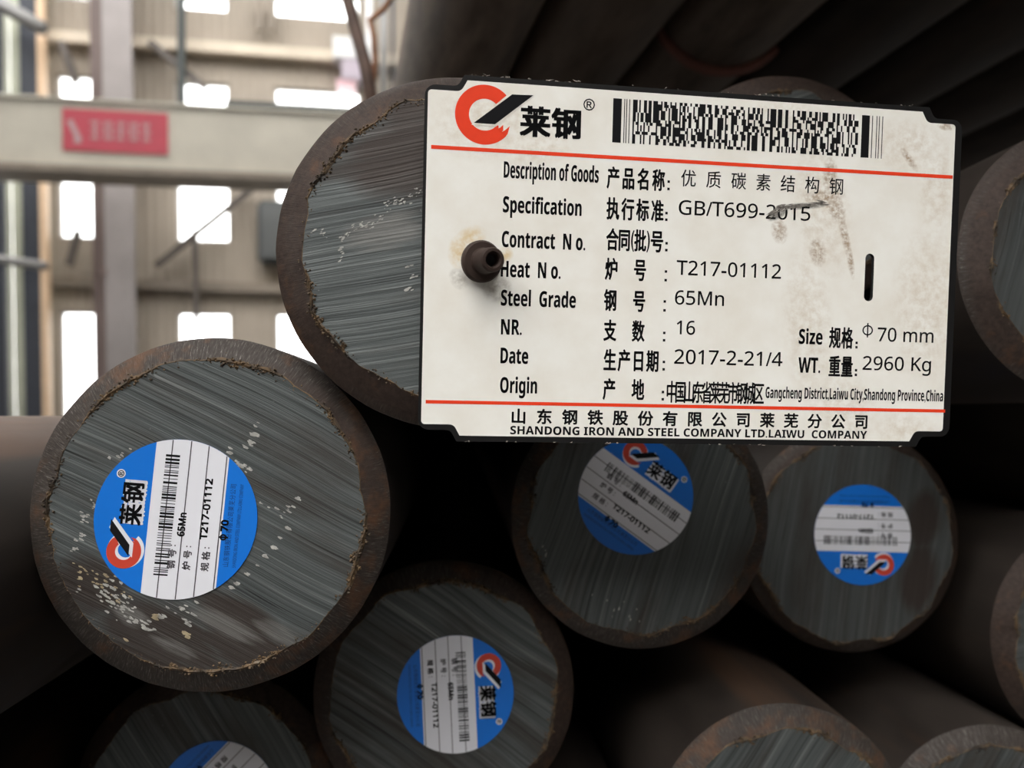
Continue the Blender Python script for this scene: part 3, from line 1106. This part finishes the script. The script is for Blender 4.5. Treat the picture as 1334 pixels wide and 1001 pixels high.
link('backing_plate', plate(tag_outline(0, 0, 0, 0), slot_pts(), -0.9, 0.0), M_TBLACK, TAG)['label'] = 'black plate forming the border'
link('white_panel', plate(tag_outline(0.6, 1.55, 1.0, 1.1), slot_pts(), 0.0, 0.06), M_TAG, TAG)['label'] = 'soiled white printed panel'
ZP = 0.085


def line(name, fn, mat=M_INK):
    mb = MB()
    fn(mb)
    return build(mb, name, mat, TAG)


COLON = {19.85: (47.95, 17.74, 19.66), 25.85: (47.7, 23.9, 25.7), 31.85: (47.9, 29.8, 31.65), 37.6: (47.95, 35.35, 37.55), 43.66: (47.9, 41.25, 43.5), 49.53: (48.0, 47.45, 49.4),
         55.4: (48.1, 53.2, 55.15), 61.08: (48.1, 59.15, 61.1), 49.72: (88.6, 48.3, 49.7), 55.55: (88.7, 53.9, 55.35)}


def colon(mb, y):
    x, y0, y1 = COLON[y]
    for yy in (y0, y1 - 0.5):
        rect_into(mb, x - 0.25, -yy - 0.5, x + 0.25, -yy, ZP)


# y values below are millimetres down from the top edge
for (s, x0, y, x1, h) in (("Description of Goods", 15.3, 18.95, 33.9, 3.12), ("Specification", 15.3, 25.53, 30.69, 3.07), ("Contract  N o.", 15.25, 32.15, 31.6, 3.08),
                          ("Heat  N o.", 15.2, 37.85, 26.88, 3.08), ("Steel  Grade", 15.35, 43.38, 30.04, 3.05), ("NR.", 15.5, 48.94, 19.56, 2.97),
                          ("Date", 15.55, 54.5, 20.96, 3.03), ("Origin", 15.6, 60.2, 22.84, 3.04), ("Size", 76.1, 49.1, 81.2, 3.02), ("WT.", 76.2, 54.9, 80.94, 3.11)):
    line('lettering', lambda mb: text_into(mb, s, x0, -y, x1, h, ZP, 0.035, style='bold'))
for (s, x0, y, x1, h, cw) in (("产品名称", 35.5, 19.85, 47.2, 4.12, 2.6), ("执行标准", 35.6, 25.85, 47.15, 4.16, 2.6),
                              ("炉号", 35.65, 37.6, 44.0, 4.18, 2.6), ("钢号", 35.6, 43.66, 44.0, 4.12, 2.6), ("支数", 35.7, 49.53, 44.0, 4.05, 2.6),
                              ("生产日期", 35.85, 55.4, 47.1, 4.14, 2.6), ("产地", 35.9, 61.08, 44.3, 4.07, 2.6),
                              ("规格", 82.6, 49.72, 87.8, 4.2, 2.55), ("重量", 82.7, 55.55, 88.0, 4.2, 2.6)):
    def field(mb):
        cjk_into(mb, s, x0, -y, x1, h, cw, ZP, 0.10)
        colon(mb, y)
    line('lettering', field)


def contract(mb):
    cjk_into(mb, "合同", 35.7, -31.85, 40.6, 4.17, 2.5, ZP, 0.10)
    text_into(mb, "(", 40.7, -32.0, 41.35, 4.2, ZP, 0.06, cap=False, style=None)
    cjk_into(mb, "批", 41.35, -31.85, 43.8, 4.17, 2.45, ZP, 0.10)
    text_into(mb, ")", 43.85, -32.0, 44.5, 4.2, ZP, 0.06, cap=False, style=None)
    cjk_into(mb, "号", 44.6, -31.85, 47.4, 4.17, 2.7, ZP, 0.10)
    colon(mb, 31.85)


line('lettering', contract)


line('lettering', lambda mb: cjk_into(mb, "中国山东省莱芜市钢城区", 48.7, -61.45, 69.2, 4.25, 2.35, ZP, 0.07))
line('lettering', lambda mb: text_into(mb, "Gangcheng District,Laiwu City,Shandong Province,China", 69.45, -60.2, 108.2, 2.25, ZP, 0.02, style='bold'))
line('lettering', lambda mb: cjk_into(mb, "优质碳素结构钢", 50.35, -18.75, 84.6, 3.3, 3.25, ZP, 0.02))
for (s, x0, y, x1, h) in (("GB/T699-2015", 50.15, 24.3, 77.6, 2.86), ("T217-01112", 50.1, 36.15, 71.85, 2.87), ("65Mn", 49.95, 42.0, 60.1, 2.8), ("16", 50.5, 47.9, 54.3, 2.75),
                          ("2017-2-21/4", 50.2, 53.75, 72.8, 2.87), ("70 mm", 93.1, 48.1, 105.5, 2.82), ("2960 Kg", 90.1, 54.03, 105.2, 2.83)):
    line('lettering', lambda mb: text_into(mb, s, x0, -y, x1, h, ZP, 0.035))
line('lettering', lambda mb: phi_into(mb, 89.75, -47.4, 92.05, 2.95, ZP, 0.28))
line('lettering', lambda mb: cjk_into(mb, "山东钢铁股份有限公司莱芜分公司", 17.75, -66.1, 91.9, 2.85, 3.2, ZP, 0.09))
line('lettering', lambda mb: text_into(mb, "SHANDONG IRON AND STEEL COMPANY LTD.LAIWU  COMPANY", 17.8, -68.2, 91.65, 1.62, ZP, 0.02, style='bold'))
line('red_rule', lambda mb: rect_into(mb, 1.4, -14.25, 108.3, -13.53, ZP), M_TRED)
line('red_rule', lambda mb: rect_into(mb, 1.4, -62.5, 108.8, -61.84, ZP), M_TRED)
lg = line('emblem_ring', lambda mb: c_logo(mb, 11.4, -7.25, 3.0, 5.65, ZP), M_TRED)
lg['label'] = 'red open ring emblem with flame tongues'


def slash(mb):
    # white keyline then the black slanted bar
    poly_into(mb, [(9.35, -8.91), (13.4, -8.95), (20.65, -3.0), (16.55, -3.1)], ZP + 0.04)


def keyline(mb):
    poly_into(mb, [(8.9, -9.3), (13.6, -9.35), (21.2, -2.65), (16.3, -2.65)], ZP + 0.02)


line('emblem_keyline', keyline, M_TAG)
line('emblem_bar', slash)


def wordmark(mb, x, y, w, h, z, b=0.05):
    for i, ch in enumerate("莱钢"):
        vs, fs = glyphs(ch)
        fat(mb, [(x + (i * 1.03 + v[0]) * w, y + (v[1] + 0.08) / 0.92 * h, z) for v in vs], fs, b * w, True)


line('wordmark', lambda mb: wordmark(mb, 18.2, -10.75, 5.95, 5.6, ZP, 0.042))
line('registered_mark', lambda mb: text_into(mb, "®", 30.45, -5.2, 32.75, 2.3, ZP, 0.03, cap=False, style=None))


def stacked_barcode(mb):
    rb = random.Random(417)
    yt, yb = -2.5, -11.0
    rect_into(mb, 36.35, yb, 38.05, yt, ZP)
    for x in (38.55, 38.98, 39.55):
        rect_into(mb, x, yb, x + 0.17, yt, ZP)
    x0, x1 = 40.3, 87.2
    ncw, nmod, nrow = 10, 15, 14
    mw, rh = (x1 - x0) / (ncw * nmod), (yt - yb) / nrow
    prev = [None] * ncw
    for r_ in range(nrow):
        for c_ in range(ncw):
            if prev[c_] is None or rb.random() > 0.42:
                runs, k = [], 0
                while k < nmod - 1:
                    bw = min(rb.choice((1, 1, 2, 2, 3, 4)), nmod - k)
                    runs.append((k, bw))
                    k += bw + rb.choice((1, 1, 2, 2, 3))
                prev[c_] = runs
            for k, bw in prev[c_]:
                X = x0 + (c_ * nmod + k) * mw
                rect_into(mb, X, yt - (r_ + 1) * rh, X + bw * mw, yt - r_ * rh, ZP)
    rect_into(mb, 87.9, yb, 89.6, yt, ZP)
    for x in (90.1, 91.05, 91.6, 92.3):
        rect_into(mb, x, yb, x + 0.17, yt, ZP)


line('stacked_barcode', stacked_barcode)
# grey scuff rubbed across the standard number
M_SCUFF = plain('grey_scuff', (0.27, 0.245, 0.215), 0.7, var=0.7, scale=1200)
rb = random.Random(12)
mb = MB()
for (cx_, cy_, n_, lx, ly, an) in ((75.5, -21.4, 34, 4.6, 0.22, 0.13), (70.6, -22.6, 22, 1.5, 0.38, 0.55), (79.5, -20.6, 10, 1.2, 0.15, 0.0)):
    for _ in range(n_):
        t_ = rb.uniform(-1, 1)
        px, py = cx_ + t_ * lx, cy_ + t_ * lx * math.tan(an) * 0.8 + rb.gauss(0, ly)
        ln, wd, sl = rb.uniform(0.5, 1.5), rb.uniform(0.05, 0.16), an + rb.uniform(-0.15, 0.15)
        c_, s2 = math.cos(sl), math.sin(sl)
        poly_into(mb, [(px + x_ * c_ - y_ * s2, py + x_ * s2 + y_ * c_) for x_, y_ in ((-ln, 0), (-ln * .3, -wd), (ln * .6, -wd * .7), (ln, 0), (ln * .2, wd), (-ln * .5, wd * .8))], ZP + 0.02)
o = build(mb, 'scuff_mark', M_SCUFF, TAG)
o['kind'] = 'stuff'
o['label'] = 'grey scuff across the printed standard number'
# dry flakes along the upper edge of the plate
rb = random.Random(5)
mb = MB()
for i in range(70):
    x = rb.choice((rb.uniform(7.6, 30), rb.uniform(7.6, 60), rb.uniform(40, 100)))
    s_ = rb.uniform(0.12, 0.45)
    y = rb.uniform(-0.05, 0.25)
    z = rb.uniform(-0.6, 0.05)
    a = [(x + rb.uniform(-s_, s_) * 1.6, y + rb.uniform(-0.4, 1.0) * s_, z + rb.uniform(-s_, s_) * 0.5) for _ in range(4)]
    mb.add(a, [(0, 1, 2), (0, 1, 3), (1, 2, 3), (0, 2, 3)])
for i in range(22):
    x = rb.uniform(9, 100)
    a = [(x + rb.uniform(-.5, .5), -TH + rb.uniform(-0.15, 0.25), 0.02 + rb.uniform(0, 0.06)) for _ in range(4)]
    mb.add(a, [(0, 1, 2), (0, 1, 3), (1, 2, 3), (0, 2, 3)])
o = build(mb, 'edge_flakes', M_DEBRIS, TAG)
o['kind'] = 'stuff'

# ---------------------------------------------------------------- the nail
na = cdir(0.40, -0.085, -0.91).normalized()
nx = na.cross(UP).normalized()
ny = na.cross(nx).normalized()
nm = Matrix((nx, ny, na)).transposed().to_4x4()
nm.translation = at(627, 341, 0.1441)
NAIL = empty('nail')
NAIL.matrix_world = nm
tag(NAIL, 'rusty brown hollow-ended nail with collar holding the white tag', 'nail')
q = .001
link('collar', lathe_mesh([(0.0, -0.9 * q), (3.3 * q, -0.9 * q), (3.95 * q, -0.3 * q), (3.95 * q, 0.5 * q), (3.6 * q, 1.0 * q), (2.3 * q, 1.15 * q)], 40), M_NAIL, NAIL)
link('shank', lathe_mesh([(2.6 * q, 1.0 * q), (2.35 * q, 1.7 * q), (2.3 * q, 5.6 * q), (2.05 * q, 6.0 * q), (1.55 * q, 6.05 * q), (1.3 * q, 5.7 * q), (1.2 * q, 3.0 * q)], 40), M_NAIL, NAIL)
link('socket', lathe_mesh([(1.25 * q, 3.6 * q), (0.6 * q, 3.2 * q), (0.0, 3.1 * q)], 24), M_HOLE, NAIL)

# ================================================================ THE ROUND STICKERS
SR = 15.4


def disc_clip(y0, y1, n=40):
    """part of the unit disc between two chords, counter-clockwise"""
    a0, a1 = math.asin(max(-1, y0)), math.asin(min(1, y1))
    right = [(math.cos(a0 + (a1 - a0) * i / n), math.sin(a0 + (a1 - a0) * i / n)) for i in range(n + 1)]
    left = [(-x, y) for x, y in reversed(right)]
    return right + left


def half_chord(y):
    return math.sqrt(max(0, 1 - y * y))


_st = {}


def sticker_parts():
    """name -> (mesh, material) in sticker units, built once and shared"""
    if _st:
        return _st
    k = SR * 0.001

    def fin(mb):
        return mesh_of([(x * k, y * k, z * 0.001) for x, y, z in mb.v], mb.f)
    mb = MB()
    pts = [(math.cos(2 * PI * i / 96), math.sin(2 * PI * i / 96)) for i in range(96)]
    mb.poly(pts, 0.0, 0.10)
    _st['disc'] = (fin(mb), M_SBLUE)
    mb = MB()
    poly_into(mb, [(x * .999, y) for x, y in disc_clip(-0.575, 0.335)], 0.12)
    _st['white_band'] = (fin(mb), M_SWHITE)
    mb = MB()
    for y in (0.136, -0.093, -0.313, -0.545):
        w = half_chord(y) * 0.995
        rect_into(mb, -w, y - 0.007, w, y + 0.007, 0.135)
    _st['ruled_lines'] = (fin(mb), M_SLINE)
    mb = MB()
    rb = random.Random(77)
    x = -0.71
    while x < 0.80:
        w = rb.choice((0.009, 0.012, 0.020, 0.028))
        rect_into(mb, x, 0.03, x + w, 0.205, 0.14)
        x += w + rb.choice((0.012, 0.014, 0.020, 0.030))
        if rb.random() < 0.07:
            x += 0.02
    _st['barcode'] = (fin(mb), M_INK)
    mb = MB()
    text_into(mb, "65Mn", -0.21, -0.125, 0.09, 0.095, 0.14, 0.006)
    text_into(mb, "T217-01112", -0.23, -0.405, 0.54, 0.095, 0.14, 0.006)
    phi_into(mb, -0.22, -0.66, -0.14, 0.12, 0.15, 0.02)
    text_into(mb, "70", -0.11, -0.65, 0.04, 0.095, 0.15, 0.007)
    _st['lettering'] = (fin(mb), M_INK)
    mb = MB()
    for s_, y in (("钢号", -0.045), ("炉号", -0.235), ("规格", -0.46)):
        cjk_into(mb, s_, -0.62, y, -0.37, 0.10, 0.11, 0.145, 0.003)
        rect_into(mb, -0.335, y + 0.015, -0.318, y + 0.03, 0.145)
        rect_into(mb, -0.335, y + 0.06, -0.318, y + 0.075, 0.145)
    _st['field_names'] = (fin(mb), M_SLINE)
    mb = MB()
    cjk_into(mb, "山东钢铁股份有限公司莱芜分公司", -0.55, -0.70, 0.5, 0.075, 0.068, 0.125, 0.0)
    text_into(mb, "SHANDONG IRON AND STEEL COMPANY LTD.LAIWU COMPANY", -0.55, -0.79, 0.5, 0.045, 0.125, 0.0)
    _st['fine_print'] = (fin(mb), M_SFINE)
    # emblem with a white shadow line, word mark with a white plate behind it
    mb = MB()
    n = 48
    for (dx, dy, r0, r1) in ((0.022, -0.022, 0.095, 0.225),):
        vs, fs = [], []
        for i in range(n + 1):
            a = math.radians(38 + 285 * i / n)
            vs += [(-0.446 + dx + r0 * math.cos(a), 0.592 + dy + r0 * math.sin(a), 0.125), (-0.446 + dx + r1 * math.cos(a), 0.592 + dy + r1 * math.sin(a), 0.125)]
        fs = [(2 * i, 2 * i + 1, 2 * i + 3, 2 * i + 2) for i in range(n)]
        mb.add(vs, fs)
    poly_into(mb, [(-0.515, 0.485), (-0.335, 0.485), (-0.03, 0.745), (-0.16, 0.80)], 0.150)
    wordmark(mb, -0.115 + 0.022, 0.425 - 0.025, 0.265, 0.265, 0.125, 0.09)
    for i in range(2):
        x = -0.10 + i * 0.273
        rect_into(mb, x, 0.40, x + 0.265, 0.60, 0.122)
    pts = [(0.516 + 0.055 * math.cos(2 * PI * i / 24), 0.725 + 0.055 * math.sin(2 * PI * i / 24)) for i in range(24)]
    poly_into(mb, pts, 0.125)
    _st['emblem_shadow'] = (fin(mb), M_SWHITE)
    mb = MB()
    c_logo(mb, -0.446, 0.592, 0.105, 0.212, 0.14)
    _st['emblem_ring'] = (fin(mb), M_SRED)
    mb = MB()
    poly_into(mb, [(-0.50, 0.53), (-0.36, 0.53), (-0.055, 0.785), (-0.20, 0.785)], 0.165)
    wordmark(mb, -0.115, 0.425, 0.265, 0.265, 0.14, 0.035)
    text_into(mb, "®", 0.475, 0.685, 0.557, 0.08, 0.14, 0.002, cap=False, style=None)
    _st['emblem_bar_and_wordmark'] = (fin(mb), M_INK)
    return _st


def sticker(key, u, v, ang, label):
    e, bu, bv, z = BARS[key]
    dx, dz = (u - bu) / FPX * z, (bv - v) / FPX * z
    parts = sticker_parts()
    # local sticker frame: x reading direction, y up, z out of the face (bar's -Y)
    a = math.radians(ang)
    m = Matrix(((math.cos(a), -math.sin(a), 0, dx), (0, 0, -1, -0.00012), (math.sin(a), math.cos(a), 0, dz), (0, 0, 0, 1)))
    mesh, mat = parts['disc']
    s_ = link('round_sticker', mesh, None, e)
    if not mesh.materials:
        mesh.materials.append(mat)
    s_.matrix_local = m
    s_['label'] = label
    for nme, (mesh, mat) in parts.items():
        if nme == 'disc':
            continue
        if not mesh.materials:
            mesh.materials.append(mat)
        link(nme, mesh, None, s_)


sticker('B', 231, 676, 84.8, 'round blue and white sticker, glossy')
sticker('C', 593.5, 905, -87.5, 'round blue and white sticker turned sideways')
sticker('D', 828.5, 646.5, -36.5, 'round blue and white sticker, tilted')
sticker('E', 1124, 697, 177.8, 'round blue and white sticker, upside down')
sticker('L', 283, 1043, -135, 'round blue and white sticker, cut by the frame')


# ================================================================ PAINT FLECKS ON THE CUT FACES
def flecks(key, spots, mat, name, seed, ang):
    """spots: (u, v, n, spread_along, spread_across, size) in picture-sized units turned into millimetres on the face"""
    e, bu, bv, z = BARS[key]
    rg_ = random.Random(seed)
    mb = MB()
    ca, sa = math.cos(math.radians(ang)), math.sin(math.radians(ang))
    for (u, v, n, sx, sy, size) in spots:
        for _ in range(int(n * 1.6 + 0.5)):
            x = (u - bu + rg_.gauss(0, sx)) / FPX * z
            y = (bv - v + rg_.gauss(0, sy)) / FPX * z
            if math.hypot(x, y) > 0.0282:
                continue
            s_ = size * rg_.uniform(0.3, 0.95) / FPX * z
            k = rg_.randint(5, 8)
            ring = []
            for i in range(k):
                a = 2 * PI * i / k
                r_ = s_ * rg_.uniform(0.45, 1.1)
                px, py = r_ * math.cos(a) * 1.5, r_ * math.sin(a) * 0.6
                ring.append((x + px * ca - py * sa, -0.00006, y + px * sa + py * ca))
            mb.add(ring + [(p_[0], 0.00001, p_[2]) for p_ in ring],
                   [tuple(range(k))] + [(i, i + k, (i + 1) % k + k, (i + 1) % k) for i in range(k)])
    link(name, mb.mesh(), mat, e)


flecks('B', [(330, 562, 4, 3, 5, 5), (325, 580, 4, 3, 5, 4), (300, 590, 4, 4, 3, 4), (310, 608, 4, 4, 4, 4), (322, 612, 3, 3, 3, 3.5), (160, 592, 5, 6, 3, 3), (126, 655, 4, 3, 5, 3),
             (116, 675, 5, 3, 6, 3.5), (112, 696, 4, 3, 5, 3.5), (104, 712, 3, 3, 3, 3), (386, 652, 2, 3, 2, 4), (378, 663, 3, 3, 2, 3.5), (365, 672, 2, 2, 2, 3), (352, 662, 2, 5, 3, 3),
             (372, 690, 1, 1, 1, 5), (364, 702, 1, 1, 1, 4.5), (355, 714, 1, 1, 1, 5), (345, 724, 1, 1, 1, 4.5), (335, 738, 1, 1, 1, 5), (322, 748, 2, 2, 1, 4.5), (308, 760, 2, 3, 1, 5), (298, 765, 2, 3, 1, 5),
             (140, 765, 8, 10, 5, 4), (155, 778, 14, 12, 6, 4), (168, 790, 12, 10, 6, 3.5), (240, 792, 6, 12, 4, 4), (250, 808, 3, 3, 4, 5), (180, 806, 5, 8, 3, 4), (200, 815, 4, 6, 3, 4),
             (215, 800, 3, 4, 2, 5), (390, 830, 3, 4, 3, 4)], M_CHALK, 'paint_flecks', 3, -28)
flecks('B', [(118, 742, 8, 8, 4, 3.5), (135, 752, 8, 10, 5, 3.5), (168, 832, 2, 2, 2, 6), (205, 800, 2, 3, 2, 5), (165, 770, 5, 9, 5, 3), (246, 826, 2, 2, 2, 5)], M_OCHRE, 'ochre_flecks', 4, -28)
flecks('A', [(545 - i * 7.5, 246 + i * 5.2 + 6 * math.sin(i), 4, 3, 3, 2.2) for i in range(13)] + [(447, 312, 3, 2, 3, 3), (446, 327, 3, 2, 2, 3), (446, 340, 2, 2, 2, 3), (538, 347, 2, 3, 1, 3.5), (535, 361, 2, 3, 1, 3.5), (532, 377, 2, 4, 1, 4),
             (420, 305, 6, 8, 4, 2), (410, 400, 5, 5, 5, 2.2)], M_CHALK, 'paint_flecks', 6, 25)
flecks('D', [(805, 800, 8, 26, 14, 2.4), (760, 805, 5, 10, 12, 2.4), (705, 740, 8, 6, 25, 2.6), (850, 815, 5, 30, 6, 2.2)], M_CHALK, 'bright_nicks', 7, 70)
bpy.context.view_layer.update()
